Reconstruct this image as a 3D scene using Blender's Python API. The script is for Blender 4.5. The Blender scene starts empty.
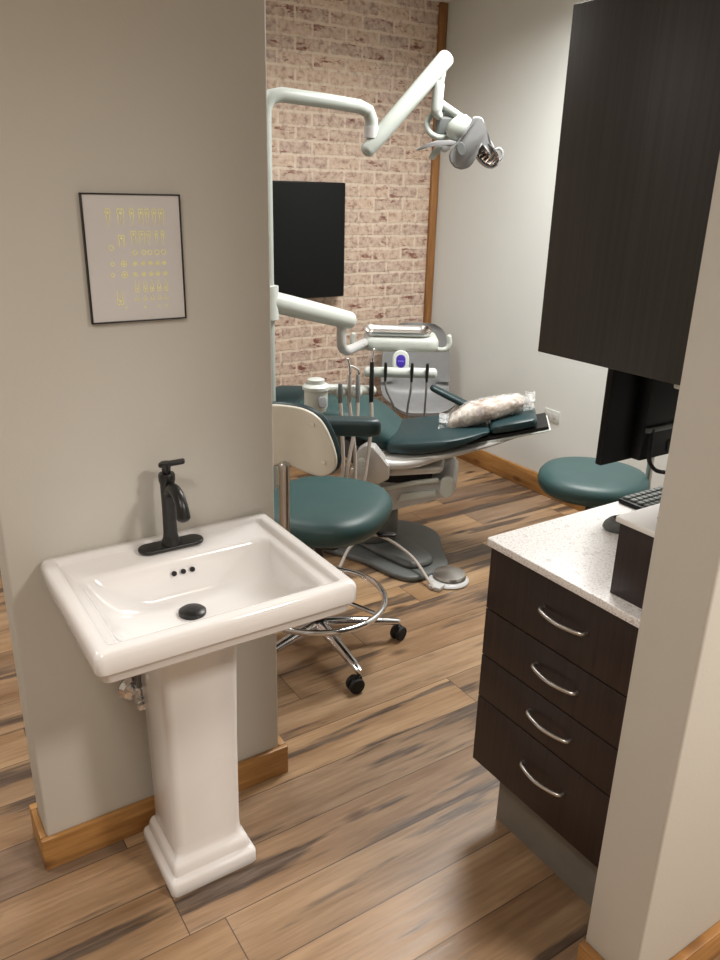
import bpy, bmesh, math, random
from math import sin, cos, pi, radians as R
from mathutils import Vector, Matrix, Euler
random.seed(7)
S = bpy.context.scene
COL = S.collection

# ------------------------------------------------------------------ materials
def srgb(r, g, b):
    f = lambda c: (c / 12.92) if c <= 0.04045 else ((c + 0.055) / 1.055) ** 2.4
    return (f(r / 255), f(g / 255), f(b / 255), 1)

class NT:
    def __init__(s, name):
        s.m = bpy.data.materials.new(name); s.m.use_nodes = True
        s.n = s.m.node_tree.nodes; s.l = s.m.node_tree.links
        s.b = s.n['Principled BSDF']
    def node(s, t, **k):
        n = s.n.new(t)
        for a, v in k.items():
            if a.startswith('i_'):
                key = a[2:]
                n.inputs[int(key) if key.isdigit() else key.replace('_', ' ')].default_value = v
            else: setattr(n, a, v)
        return n
    def link(s, a, b): s.l.new(a, b)
    def math(s, op, a, b=None, c=None):
        n = s.n.new('ShaderNodeMath'); n.operation = op
        for i, v in enumerate((a, b, c)):
            if v is None: continue
            if isinstance(v, (int, float)): n.inputs[i].default_value = v
            else: s.l.new(v, n.inputs[i])
        return n.outputs[0]
    def ramp(s, fac, stops, interp='LINEAR'):
        n = s.n.new('ShaderNodeValToRGB'); e = n.color_ramp; e.interpolation = interp
        while len(e.elements) < len(stops): e.elements.new(0.5)
        for el, (p, c) in zip(e.elements, stops): el.position = p; el.color = c
        s.l.new(fac, n.inputs[0]); return n.outputs[0]
    def mix(s, fac, a, b, mode='MIX'):
        n = s.n.new('ShaderNodeMix'); n.data_type = 'RGBA'; n.blend_type = mode
        for i, v in ((0, fac), (6, a), (7, b)):
            if isinstance(v, (int, float)): n.inputs[i].default_value = v
            elif isinstance(v, tuple): n.inputs[i].default_value = v
            else: s.l.new(v, n.inputs[i])
        return n.outputs[2]
    def coords(s, scale=(1, 1, 1)):
        t = s.n.new('ShaderNodeTexCoord'); mp = s.n.new('ShaderNodeMapping')
        mp.inputs['Scale'].default_value = scale
        s.l.new(t.outputs['Object'], mp.inputs[0]); return mp.outputs[0]
    def noise(s, vec, scale, detail=3, rough=0.5):
        n = s.n.new('ShaderNodeTexNoise'); s.l.new(vec, n.inputs['Vector'])
        n.inputs['Scale'].default_value = scale; n.inputs['Detail'].default_value = detail
        n.inputs['Roughness'].default_value = rough; return n.outputs['Fac']
    def bump(s, h, strength=0.2, dist=0.01):
        n = s.n.new('ShaderNodeBump'); n.inputs['Strength'].default_value = strength
        n.inputs['Distance'].default_value = dist
        s.l.new(h, n.inputs['Height']); s.l.new(n.outputs[0], s.b.inputs['Normal'])

def simple(name, col, rough=0.5, metal=0.0, var=0.06, vscale=18, bump=0.0, bscale=200, coat=0.0):
    t = NT(name); v = t.coords()
    n = t.noise(v, vscale)
    d = tuple(c * (1 - var) for c in col[:3]) + (1,); l = tuple(min(1, c * (1 + var)) for c in col[:3]) + (1,)
    t.link(t.ramp(n, [(0.3, d), (0.7, l)]), t.b.inputs['Base Color'])
    t.b.inputs['Roughness'].default_value = rough; t.b.inputs['Metallic'].default_value = metal
    t.b.inputs['Coat Weight'].default_value = coat
    if bump: t.bump(t.noise(v, bscale, 2), bump, 0.002)
    return t.m

def m_floor():
    t = NT('plank_floor')
    tc = t.n.new('ShaderNodeTexCoord'); sp = t.n.new('ShaderNodeSeparateXYZ'); t.link(tc.outputs['Object'], sp.inputs[0])
    W, L = 0.165, 1.22
    ry = t.math('DIVIDE', sp.outputs[1], W); row = t.math('FLOOR', ry)
    wn = t.node('ShaderNodeTexWhiteNoise', noise_dimensions='1D'); t.link(row, wn.inputs['W'])
    px = t.math('ADD', t.math('DIVIDE', sp.outputs[0], L), wn.outputs['Value']); pid = t.math('FLOOR', px)
    cb = t.n.new('ShaderNodeCombineXYZ'); t.link(pid, cb.inputs[0]); t.link(row, cb.inputs[1])
    w2 = t.node('ShaderNodeTexWhiteNoise', noise_dimensions='2D'); t.link(cb.outputs[0], w2.inputs['Vector'])
    rnd = w2.outputs['Value']
    # plank-local coordinates for grain, offset per plank
    gx = t.math('MULTIPLY', sp.outputs[0], 1.0); gy = t.math('ADD', sp.outputs[1], t.math('MULTIPLY', rnd, 37.0))
    cg = t.n.new('ShaderNodeCombineXYZ'); t.link(gx, cg.inputs[0]); t.link(gy, cg.inputs[1]); t.link(t.math('MULTIPLY', rnd, 11.0), cg.inputs[2])
    def stretched(sx, sy):
        mp = t.n.new('ShaderNodeMapping'); mp.inputs['Scale'].default_value = (sx, sy, 1); t.link(cg.outputs[0], mp.inputs[0]); return mp.outputs[0]
    broad = t.noise(stretched(1.3, 9), 1.0, 4, 0.6)
    fine = t.noise(stretched(5, 90), 1.0, 4, 0.65)
    streak = t.noise(stretched(0.75, 7.5), 1.35, 5, 0.55)
    base = t.ramp(rnd, [(0.0, srgb(140, 117, 97)), (0.25, srgb(182, 150, 114)), (0.5, srgb(160, 131, 103)), (0.75, srgb(196, 163, 124)), (1.0, srgb(146, 125, 107))])
    c = t.mix(t.ramp(broad, [(0.35, (0, 0, 0, 1)), (0.7, (1, 1, 1, 1))]), base, t.mix(1.0, base, srgb(196, 184, 172), 'MULTIPLY'))
    c = t.mix(t.ramp(streak, [(0.54, (0, 0, 0, 1)), (0.59, (0.85, 0.85, 0.85, 1)), (0.7, (0.95, 0.95, 0.95, 1))]), c, t.ramp(fine, [(0.35, srgb(58, 47, 41)), (0.7, srgb(104, 88, 76))]))
    c = t.mix(0.38, c, t.mix(1.0, c, t.ramp(fine, [(0.3, srgb(150, 140, 132)), (0.65, srgb(255, 252, 248))]), 'MULTIPLY'))
    # knots
    vo = t.node('ShaderNodeTexVoronoi'); vo.inputs['Scale'].default_value = 1.0
    t.link(stretched(2.2, 5.5), vo.inputs['Vector'])
    c = t.mix(t.ramp(vo.outputs['Distance'], [(0.04, (0.9, 0.9, 0.9, 1)), (0.13, (0, 0, 0, 1))]), c, srgb(66, 44, 33))
    fy = t.math('ABSOLUTE', t.math('SUBTRACT', t.math('FRACT', ry), 0.5)); fx = t.math('ABSOLUTE', t.math('SUBTRACT', t.math('FRACT', px), 0.5))
    gap = t.math('MAXIMUM', t.math('GREATER_THAN', fy, 0.491), t.math('GREATER_THAN', fx, 0.4988))
    c = t.mix(t.math('MULTIPLY', gap, 0.75), c, srgb(48, 36, 30))
    t.link(c, t.b.inputs['Base Color'])
    t.link(t.ramp(fine, [(0.3, (0.28, 0.28, 0.28, 1)), (0.7, (0.4, 0.4, 0.4, 1))]), t.b.inputs['Roughness'])
    t.bump(t.math('SUBTRACT', fine, t.math('MULTIPLY', gap, 1.5)), 0.12, 0.002)
    return t.m

def m_brick():
    t = NT('whitewashed_brick')
    tc = t.n.new('ShaderNodeTexCoord'); sp = t.n.new('ShaderNodeSeparateXYZ'); t.link(tc.outputs['Object'], sp.inputs[0])
    cb = t.n.new('ShaderNodeCombineXYZ'); t.link(sp.outputs[0], cb.inputs[0]); t.link(sp.outputs[2], cb.inputs[1])
    wob = t.noise(cb.outputs[0], 12, 2)
    ad = t.n.new('ShaderNodeVectorMath'); ad.operation = 'ADD'; t.link(cb.outputs[0], ad.inputs[0])
    cw = t.n.new('ShaderNodeCombineXYZ'); t.link(t.math('MULTIPLY', t.math('SUBTRACT', wob, 0.5), 0.02), cw.inputs[1]); t.link(t.math('MULTIPLY', t.math('SUBTRACT', wob, 0.5), 0.012), cw.inputs[0])
    t.link(cw.outputs[0], ad.inputs[1])
    br = t.node('ShaderNodeTexBrick', offset=0.5)
    t.link(ad.outputs[0], br.inputs['Vector'])
    for k, v in (('Scale', 1.0), ('Mortar Size', 0.009), ('Mortar Smooth', 0.35), ('Bias', 0.0), ('Brick Width', 0.215), ('Row Height', 0.0735)): br.inputs[k].default_value = v
    br.inputs['Color1'].default_value = srgb(198, 170, 148); br.inputs['Color2'].default_value = srgb(168, 144, 132); br.inputs['Mortar'].default_value = srgb(212, 194, 176)
    n1 = t.noise(cb.outputs[0], 30, 5, 0.65); n2 = t.noise(cb.outputs[0], 5.5, 4, 0.65)
    ms = t.n.new('ShaderNodeMapping'); ms.inputs['Scale'].default_value = (6, 17, 1); t.link(cb.outputs[0], ms.inputs[0])
    n3 = t.noise(ms.outputs[0], 1.0, 5, 0.7)
    c = t.mix(t.ramp(n1, [(0.38, (0, 0, 0, 1)), (0.68, (0.75, 0.75, 0.75, 1))]), br.outputs['Color'], srgb(224, 206, 188))
    c = t.mix(t.ramp(n1, [(0.30, (0.75, 0.75, 0.75, 1)), (0.46, (0, 0, 0, 1))]), c, srgb(136, 108, 98))
    redm = t.math('MULTIPLY', t.ramp(n3, [(0.57, (0, 0, 0, 1)), (0.62, (1, 1, 1, 1))]), t.math('SUBTRACT', 1.0, t.math('MULTIPLY', br.outputs['Fac'], 0.9)))
    redm = t.math('MULTIPLY', redm, t.ramp(n1, [(0.35, (0.35, 0.35, 0.35, 1)), (0.55, (1, 1, 1, 1))]))
    c = t.mix(redm, c, t.ramp(n2, [(0.4, srgb(112, 58, 46)), (0.6, srgb(136, 88, 76))]))
    t.link(c, t.b.inputs['Base Color']); t.b.inputs['Roughness'].default_value = 0.85
    t.bump(t.math('ADD', t.math('MULTIPLY', br.outputs['Fac'], -1.0), t.math('MULTIPLY', n1, 0.6)), 0.5, 0.006)
    return t.m

def m_grain(name, dark, light, scale, rough=0.45, pos=(0.35, 0.7), knots=None, detail=4):
    t = NT(name); v = t.coords(scale)
    n = t.noise(v, 1.0, detail, 0.62)
    c = t.ramp(n, [(pos[0], dark), (pos[1], light)])
    if knots:
        v2 = t.coords(knots[0]); vo = t.node('ShaderNodeTexVoronoi'); vo.inputs['Scale'].default_value = 1.0; t.link(v2, vo.inputs['Vector'])
        c = t.mix(t.ramp(vo.outputs['Distance'], [(0.08, (0.9, 0.9, 0.9, 1)), (0.24, (0, 0, 0, 1))]), c, knots[1])
    t.link(c, t.b.inputs['Base Color']); t.b.inputs['Roughness'].default_value = rough
    t.bump(n, 0.06, 0.002)
    return t.m

def m_quartz():
    t = NT('speckled_quartz'); v = t.coords()
    n = t.noise(v, 230, 2); n2 = t.noise(v, 60, 3)
    c = t.ramp(n, [(0.32, srgb(196, 191, 188)), (0.44, srgb(234, 231, 229)), (0.6, srgb(246, 243, 242))])
    c = t.mix(t.ramp(n2, [(0.62, (0, 0, 0, 1)), (0.7, (0.5, 0.5, 0.5, 1))]), c, srgb(178, 168, 163))
    t.link(c, t.b.inputs['Base Color']); t.b.inputs['Roughness'].default_value = 0.3
    return t.m

def m_clear():
    t = NT('clear_plastic'); v = t.coords()
    b = t.b; b.inputs['Base Color'].default_value = (0.95, 0.95, 0.95, 1); b.inputs['Roughness'].default_value = 0.12
    b.inputs['IOR'].default_value = 1.15
    t.link(t.ramp(t.noise(v, 45, 3), [(0.35, (0.05, 0.05, 0.05, 1)), (0.75, (0.5, 0.5, 0.5, 1))]), b.inputs['Alpha'])
    t.bump(t.noise(v, 40, 3), 0.8, 0.01)
    return t.m

def m_fabric():
    t = NT('wrapped_pillow_fabric'); v = t.coords()
    n = t.noise(v, 16, 4, 0.6)
    t.link(t.ramp(n, [(0.36, srgb(128, 104, 86)), (0.5, srgb(172, 154, 138)), (0.64, srgb(208, 200, 190))]), t.b.inputs['Base Color'])
    t.b.inputs['Roughness'].default_value = 0.6; t.bump(t.noise(v, 30, 4), 0.5, 0.01)
    return t.m

def dim(m, v):
    m.node_tree.nodes['Principled BSDF'].inputs['Specular IOR Level'].default_value = v
def m_emit(name, col, st):
    t = NT(name); t.b.inputs['Base Color'].default_value = col
    t.link(t.ramp(t.noise(t.coords(), 30), [(0.3, col), (0.7, col)]), t.b.inputs['Emission Color']); t.b.inputs['Emission Strength'].default_value = st
    return t.m

M = dict(
    floor=m_floor(), brick=m_brick(), quartz=m_quartz(), clear=m_clear(), pillow=m_fabric(),
    wall=simple('painted_wall', srgb(200, 195, 186), 0.7, var=0.015, vscale=3, bump=0.12, bscale=160),
    whitewall=simple('white_painted_wall', srgb(216, 219, 216), 0.7, var=0.012, vscale=3, bump=0.1, bscale=160),
    ceil=simple('ceiling_paint', srgb(232, 230, 224), 0.8, var=0.01),
    pine=m_grain('knotty_pine', srgb(138, 94, 48), srgb(190, 142, 84), (3.5, 3.5, 42), 0.42, (0.3, 0.72), ((4.5, 4.5, 9), srgb(84, 46, 20))),
    pine_v=m_grain('pine_upright', srgb(120, 80, 42), srgb(168, 118, 66), (42, 42, 3.5), 0.5, (0.3, 0.72)),
    espresso=m_grain('espresso_laminate', srgb(32, 21, 20), srgb(52, 37, 34), (150, 150, 2.5), 0.42, (0.35, 0.75)),
    charcoal=m_grain('charcoal_laminate', srgb(36, 33, 31), srgb(52, 48, 45), (140, 140, 1.8), 0.42, (0.35, 0.75)),
    kick=simple('toe_kick_shaded', srgb(120, 114, 106), 0.6),  # the gray carries the shadow in the toe kick recess
    porcelain=simple('white_porcelain', srgb(236, 233, 232), 0.12, var=0.01, coat=0.5),
    black=simple('matte_black_metal', srgb(24, 23, 23), 0.35, var=0.1),
    blackplastic=simple('black_plastic', srgb(14, 14, 15), 0.5, var=0.1),
    screen=simple('black_glass', srgb(9, 10, 11), 0.3, var=0.05),
    grille=simple('dark_cavity', srgb(12, 12, 12), 0.7),
    chrome=simple('chrome', srgb(225, 225, 228), 0.1, 1.0, var=0.02),
    steel=simple('brushed_steel', srgb(205, 203, 200), 0.28, 1.0, var=0.03),
    alu=simple('cast_aluminium', srgb(200, 198, 194), 0.34, 0.35, var=0.04),
    teal=simple('teal_vinyl', srgb(46, 74, 74), 0.46, var=0.06, vscale=9, bump=0.08, bscale=320),
    teald=simple('dark_teal_vinyl', srgb(30, 54, 58), 0.42, var=0.06, vscale=9, bump=0.08, bscale=320),
    white=simple('white_plastic', srgb(200, 205, 199), 0.36, var=0.015),
    armwhite=simple('white_plastic_dimmed', srgb(172, 178, 172), 0.38, var=0.015),  # white plastic with darkened colour, offsets strong light from the nearby lamp
    shell=simple('off_white_plastic', srgb(216, 210, 196), 0.42, var=0.02),
    lgray=simple('light_gray_plastic', srgb(196, 196, 195), 0.38, var=0.03),
    gray=simple('gray_plastic', srgb(140, 141, 142), 0.42, var=0.04),
    dgray=simple('dark_gray_cast', srgb(98, 101, 100), 0.45, var=0.05),
    rubber=simple('black_rubber', srgb(18, 17, 17), 0.7, var=0.1),
    hose=simple('gray_tubing', srgb(178, 170, 162), 0.45, var=0.05),
    dhose=simple('dark_gray_tubing', srgb(124, 121, 118), 0.5, var=0.05),
    print=simple('print_paper', srgb(208, 205, 204), 0.35, var=0.02, vscale=6, coat=0.6),
    gold=simple('gold_foil', srgb(255, 246, 176), 0.35, 0.0, var=0.08, vscale=60),
    purple=m_emit('purple_screen', srgb(52, 30, 140), 0.2),
    glyph=m_emit('screen_glyph', srgb(120, 105, 220), 0.3),
    lightwood=simple('beech_wood', srgb(196, 150, 110), 0.45, var=0.12),
    bronze=simple('bronze_tint', srgb(150, 126, 108), 0.3, 0.5),
    led=m_emit('light_diffuser', (1, 0.93, 0.82, 1), 3.0),
    paper=simple('white_paper', srgb(244, 242, 240), 0.7, var=0.01),
)

dim(M['screen'], 0.2); dim(M['blackplastic'], 0.25)
# ------------------------------------------------------------------ mesh helpers
def tagl(o, label, cat, group=None):
    o['label'] = label; o['category'] = cat
    if group: o['group'] = group
    return o
def thing(name, label, cat, loc=(0, 0, 0), rz=0, group=None):
    o = bpy.data.objects.new(name, None); COL.objects.link(o); o.empty_display_size = 0.1
    o.location = loc; o.rotation_euler = (0, 0, rz); return tagl(o, label, cat, group)
def obj(name, bm, mat, parent=None, smooth=40, label=None):
    bmesh.ops.recalc_face_normals(bm, faces=bm.faces)
    me = bpy.data.meshes.new(name)
    if smooth:
        for f in bm.faces: f.smooth = True
        for e in bm.edges:
            if len(e.link_faces) == 2 and e.calc_face_angle(0) > R(smooth): e.smooth = False
    bm.to_mesh(me); bm.free()
    o = bpy.data.objects.new(name, me); COL.objects.link(o)
    me.materials.append(M[mat] if isinstance(mat, str) else mat)
    if parent: o.parent = parent
    if label: o['label'] = label
    return o
def struct(name, bm, mat, **k):
    o = obj(name, bm, mat, **k); o['kind'] = 'structure'; return o
def BM(): return bmesh.new()
def join(bm, other):
    me = bpy.data.meshes.new('tmp'); other.to_mesh(me); other.free(); bm.from_mesh(me); bpy.data.meshes.remove(me); return bm
def xf(bm, mat): bmesh.ops.transform(bm, matrix=mat, verts=bm.verts); return bm
def box(x0, x1, y0, y1, z0, z1, bev=0, seg=2, bm=None):
    b = BM(); bmesh.ops.create_cube(b, size=1)
    xf(b, Matrix.Translation(((x0 + x1) / 2, (y0 + y1) / 2, (z0 + z1) / 2)) @ Matrix.Diagonal((x1 - x0, y1 - y0, z1 - z0, 1)))
    if bev: bmesh.ops.bevel(b, geom=b.edges[:], offset=bev, segments=seg, profile=0.5, affect='EDGES')
    return join(bm, b) if bm else b
def catmull(pts, n=8, closed=False):
    P = [Vector(p) for p in pts]; out = []; N = len(P)
    for i in range(N if closed else N - 1):
        if closed: a, b, c, d = P[i - 1], P[i], P[(i + 1) % N], P[(i + 2) % N]
        else: a, b, c, d = P[max(i - 1, 0)], P[i], P[i + 1], P[min(i + 2, N - 1)]
        for k in range(n):
            t = k / n
            out.append(0.5 * ((2 * b) + (c - a) * t + (2 * a - 5 * b + 4 * c - d) * t * t + (3 * b - a - 3 * c + d) * t ** 3))
    if not closed: out.append(P[-1])
    return out
def loft(loops, cap=True, closed=False, bm=None):
    b = bm or BM(); L = [[b.verts.new(p) for p in lp] for lp in loops]; n = len(L[0])
    rng = range(len(L) if closed else len(L) - 1)
    for i in rng:
        A, B = L[i], L[(i + 1) % len(L)]
        for j in range(n):
            try: b.faces.new((A[j], A[(j + 1) % n], B[(j + 1) % n], B[j]))
            except ValueError: pass
    if cap and not closed:
        for lp in (L[0], L[-1]):
            try: b.faces.new(lp)
            except ValueError: pass
    return b
def tube(pts, r, seg=12, closed=False, smooth=0, bm=None, rb=None, round_end=True):
    """round or oval tube; r may be a list"""
    P = catmull(pts, smooth, closed) if smooth else [Vector(p) for p in pts]
    N = len(P); rr = r if isinstance(r, (list, tuple)) else None
    def rad(i):
        if rr is None: return r
        f = i / (N - 1) * (len(rr) - 1); k = min(int(f), len(rr) - 2); return rr[k] + (rr[k + 1] - rr[k]) * (f - k)
    T = []
    for i in range(N):
        a = P[i - 1] if (closed or i > 0) else P[i]; c = P[(i + 1) % N] if (closed or i < N - 1) else P[i]
        T.append((c - a).normalized())
    up = Vector((0, 0, 1)) if abs(T[0].z) < 0.9 else Vector((1, 0, 0))
    nx = (up - T[0] * up.dot(T[0])).normalized(); loops = []; fr = []
    for i in range(N):
        nx = (nx - T[i] * nx.dot(T[i])).normalized(); by = T[i].cross(nx); q = rad(i); fr.append((nx.copy(), by, q))
        loops.append([P[i] + nx * (cos(2 * pi * k / seg) * q) + by * (sin(2 * pi * k / seg) * q) for k in range(seg)])
    if not closed and round_end:
        pre, post = [], []
        for s in (0.94, 0.75, 0.4):
            o = math.sqrt(1 - s * s)
            n0, b0, q0 = fr[0]; n1, b1, q1 = fr[-1]
            pre.insert(0, [P[0] - T[0] * (o * q0 * 0.7) + n0 * (cos(2 * pi * k / seg) * q0 * s) + b0 * (sin(2 * pi * k / seg) * q0 * s) for k in range(seg)])
            post.append([P[-1] + T[-1] * (o * q1 * 0.7) + n1 * (cos(2 * pi * k / seg) * q1 * s) + b1 * (sin(2 * pi * k / seg) * q1 * s) for k in range(seg)])
        loops = pre + loops + post
    return loft(loops, True, closed, bm)
def lathe(prof, seg=32, c=(0, 0, 0), bm=None, sx=1, sy=1):
    return loft([[Vector((c[0] + r * sx * cos(2 * pi * k / seg), c[1] + r * sy * sin(2 * pi * k / seg), c[2] + z)) for k in range(seg)] for r, z in prof], True, False, bm)
def rrect(cx, cy, hx, hy, r, z, n=8):
    r = min(r, hx - 1e-4, hy - 1e-4); out = []
    for i, (sx, sy) in enumerate(((1, 1), (-1, 1), (-1, -1), (1, -1))):
        for k in range(n + 1):
            a = pi / 2 * i + pi / 2 * k / n
            out.append(Vector((cx + sx * (hx - r) + r * cos(a), cy + sy * (hy - r) + r * sin(a), z)))
    return out
def rslab(cx, cy, hx, hy, r, z0, z1, e=0.01, n=8, m=4, crown=0.0, bm=None):
    """flat slab with rounded plan and rounded edges; crown raises the middle of the top"""
    lp = []
    for k in range(m + 1):
        a = pi / 2 * k / m; i = e * (1 - sin(a)); lp.append(rrect(cx, cy, hx - i, hy - i, max(r - i, 0.002), z0 + e * (1 - cos(a)), n))
    for k in range(m + 1):
        a = pi / 2 * k / m; i = e * (1 - cos(a)); lp.append(rrect(cx, cy, hx - i, hy - i, max(r - i, 0.002), z1 - e + e * sin(a), n))
    if crown:
        for f, c in ((0.85, 0.35), (0.6, 0.75), (0.3, 0.95)): lp.append(rrect(cx, cy, hx * f, hy * f, r * f, z1 + crown * c, n))
    return loft(lp, True, False, bm)
def outline_slab(pts, z0, z1, e=0.01, m=3, crown=0, bm=None, inner=()):
    """slab from a 2-D outline (already smooth), edges rounded by shifting toward the centroid"""
    P = [Vector((p[0], p[1])) for p in pts]; n = len(P)
    N = []
    area = sum(P[i].x * P[(i + 1) % n].y - P[(i + 1) % n].x * P[i].y for i in range(n)); s = 1 if area > 0 else -1
    for i in range(n):
        t = (P[(i + 1) % n] - P[i - 1]).normalized(); N.append(Vector((-t.y, t.x)) * s)
    def lp(i, z): return [Vector(((p + q * i).x, (p + q * i).y, z)) for p, q in zip(P, N)]
    L = [lp(e * (1 - sin(pi / 2 * k / m)), z0 + e * (1 - cos(pi / 2 * k / m))) for k in range(m + 1)]
    L += [lp(e * (1 - cos(pi / 2 * k / m)), z1 - e + e * sin(pi / 2 * k / m)) for k in range(m + 1)]
    if crown:
        c = sum(P, Vector((0, 0))) / n
        for f, h in ((0.85, 0.4), (0.6, 0.8), (0.3, 1.0)): L.append([Vector((c.x + (p.x - c.x) * f, c.y + (p.y - c.y) * f, z1 + crown * h)) for p in P])
    if inner:
        c = sum(P, Vector((0, 0))) / n
        def sc(f, z): return [Vector((c.x + (p.x - c.x) * f, c.y + (p.y - c.y) * f, z)) for p in P]
        L = [sc(f, z0) for f in reversed(inner)] + L + [sc(f, z1) for f in inner]
    return loft(L, True, False, bm)
def strip_sections(secs, seg=20, p=3.2, bm=None):
    """padded strip along x: each section (x, z_mid, half_width, half_thick, tilt, y_mid) is a superellipse in the plane across the strip"""
    L = []
    for x, z, hw, ht, tl, y in secs:
        lp = []
        for k in range(seg):
            a = 2 * pi * k / seg; c, s = cos(a), sin(a)
            v = hw * math.copysign(abs(c) ** (2 / p), c); w = ht * math.copysign(abs(s) ** (2 / p), s)
            lp.append(Vector((x - w * sin(tl), y + v, z + w * cos(tl))))
        L.append(lp)
    return loft(L, True, False, bm)
def resample(keys, n):
    """smooth interpolation of key tuples (first value is the parameter)"""
    K = [Vector(k) if len(k) <= 4 else k for k in keys]; out = []
    m = len(keys)
    for i in range(m - 1):
        a, b, c, d = keys[max(i - 1, 0)], keys[i], keys[i + 1], keys[min(i + 2, m - 1)]
        for k in range(n):
            t = k / n
            out.append(tuple(0.5 * ((2 * b[j]) + (c[j] - a[j]) * t + (2 * a[j] - 5 * b[j] + 4 * c[j] - d[j]) * t * t + (3 * b[j] - a[j] - 3 * c[j] + d[j]) * t ** 3) for j in range(len(b))))
    out.append(tuple(keys[-1])); return out
def pad(keys, n=6, rnd=0.03, p=3.2, seg=24):
    """padded strip with rounded-off ends"""
    s = resample(keys, n); a, b = s[0], s[-1]; pre = []; post = []
    for f in (0.35, 0.7, 0.92):
        o = math.sqrt(1 - f * f)
        pre.append((a[0] - rnd * o, a[1] - rnd * o * ((s[1][1] - a[1]) / (s[1][0] - a[0] + 1e-9)), a[2] - rnd * (1 - f), a[3] * f, a[4], a[5]))
        post.insert(0, (b[0] + rnd * o, b[1] + rnd * o * ((b[1] - s[-2][1]) / (b[0] - s[-2][0] + 1e-9)), b[2] - rnd * (1 - f), b[3] * f, b[4], b[5]))
    return strip_sections(pre + s + post, seg, p)
def prism(pts, y0, y1, bev=0.006):
    bm = BM(); A = [bm.verts.new((x, y0, z)) for x, z in pts]; B = [bm.verts.new((x, y1, z)) for x, z in pts]; n = len(pts)
    bm.faces.new(A); bm.faces.new(B[::-1])
    for i in range(n): bm.faces.new((A[i], B[i], B[(i + 1) % n], A[(i + 1) % n]))
    if bev: bmesh.ops.bevel(bm, geom=bm.edges[:], offset=bev, segments=2, profile=0.5, affect='EDGES')
    return bm
def copy_tree(o, parent=None):
    c = o.copy(); COL.objects.link(c)
    if parent: c.parent = parent
    for ch in list(o.children): copy_tree(ch, c)
    return c

# ------------------------------------------------------------------ the room
CEIL = 2.70
struct('floor', box(-2.0, 3.45, -2.0, 4.3, -0.06, 0.0), 'floor')
struct('ceiling', box(-2.0, 3.45, -2.0, 4.3, CEIL, CEIL + 0.06), 'ceil')
struct('wall_back', box(-2.0, 3.45, 4.15, 4.30, 0, CEIL), 'brick')
struct('wall_right', box(3.27, 3.45, -2.0, 4.15, 0, CEIL), 'whitewall')
struct('wall_rear', box(-2.0, 3.27, -2.0, -1.88, 0, CEIL), 'wall')
struct('wall_side', box(-2.0, -1.88, -1.88, 4.15, 0, CEIL), 'wall')
struct('wall_left', box(0.195, 0.857, 1.70, 1.815, 0, CEIL, 0.008, 3), 'wall')
struct('wall_front', box(1.147, 3.27, 0.642, 0.774, 0, CEIL, 0.006, 3), 'wall')
b = box(0.179, 0.880, 1.684, 1.700, 0, 0.096, 0.004); box(0.179, 0.195, 1.7, 1.815, 0, 0.096, 0.004, bm=b); box(0.857, 0.880, 1.7, 1.815, 0, 0.096, 0.004, bm=b); box(0.179, 0.880, 1.815, 1.838, 0, 0.096, 0.004, bm=b)
struct('baseboard_left', b, 'pine')
struct('baseboard_right', box(3.247, 3.27, 0.78, 4.127, 0, 0.115, 0.004), 'pine')
struct('baseboard_back', box(-1.88, 3.27, 4.127, 4.15, 0, 0.115, 0.004), 'pine')
b = box(1.126, 1.147, 0.621, 0.774, 0, 0.088, 0.004); box(1.147, 3.27, 0.621, 0.642, 0, 0.088, 0.004, bm=b)
struct('baseboard_front', b, 'pine')
struct('trim_1', box(3.215, 3.268, 4.125, 4.15, 0.115, CEIL, 0.004), 'pine_v')

# ------------------------------------------------------------------ pedestal sink
sx, sy = 0.5445, 1.47
sink = thing('pedestal_sink', 'white rectangular pedestal sink standing against the beige partition wall', 'sink', (sx, 1.545, 0))
def Ls(cx, cy, hx, hy, r, z): return rrect(cx - sx, cy - 1.545, hx, hy, r, z, 8)
OX, OY = 0.2815, 0.229
def outer(i, r, z): return Ls(0.5445, 1.471, OX - i, OY - i, r * 0.6, z)
loops = [Ls(0.535, 1.545, 0.095, 0.085, 0.03, 0.69), Ls(0.535, 1.535, 0.12, 0.115, 0.04, 0.725), Ls(0.54, 1.51, 0.18, 0.16, 0.05, 0.755), Ls(0.543, 1.49, 0.235, 0.195, 0.04, 0.776),
         outer(0.026, 0.03, 0.785), outer(0.016, 0.03, 0.787), outer(0.012, 0.03, 0.792), outer(0.012, 0.03, 0.808), outer(0.010, 0.03, 0.811), outer(0.002, 0.03, 0.813), outer(0.0, 0.028, 0.817),
         outer(0.0, 0.028, 0.848), outer(0.003, 0.027, 0.856), outer(0.008, 0.024, 0.8605), outer(0.026, 0.02, 0.861), outer(0.031, 0.018, 0.859), outer(0.0335, 0.018, 0.852), outer(0.037, 0.018, 0.8490),
         Ls(0.543, 1.434, 0.231, 0.158, 0.03, 0.847), Ls(0.543, 1.434, 0.226, 0.152, 0.03, 0.8445), Ls(0.543, 1.434, 0.221, 0.147, 0.035, 0.838), Ls(0.543, 1.438, 0.214, 0.138, 0.05, 0.822),
         Ls(0.543, 1.441, 0.203, 0.126, 0.085, 0.795), Ls(0.543, 1.452, 0.185, 0.110, 0.105, 0.772), Ls(0.542, 1.468, 0.150, 0.086, 0.084, 0.756), Ls(0.541, 1.482, 0.100, 0.06, 0.058, 0.747), Ls(0.540, 1.492, 0.045, 0.035, 0.034, 0.743), Ls(0.540, 1.495, 0.022, 0.022, 0.021, 0.742)]
obj('basin', loft(loops), 'porcelain', sink, 60)
pl = []
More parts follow.
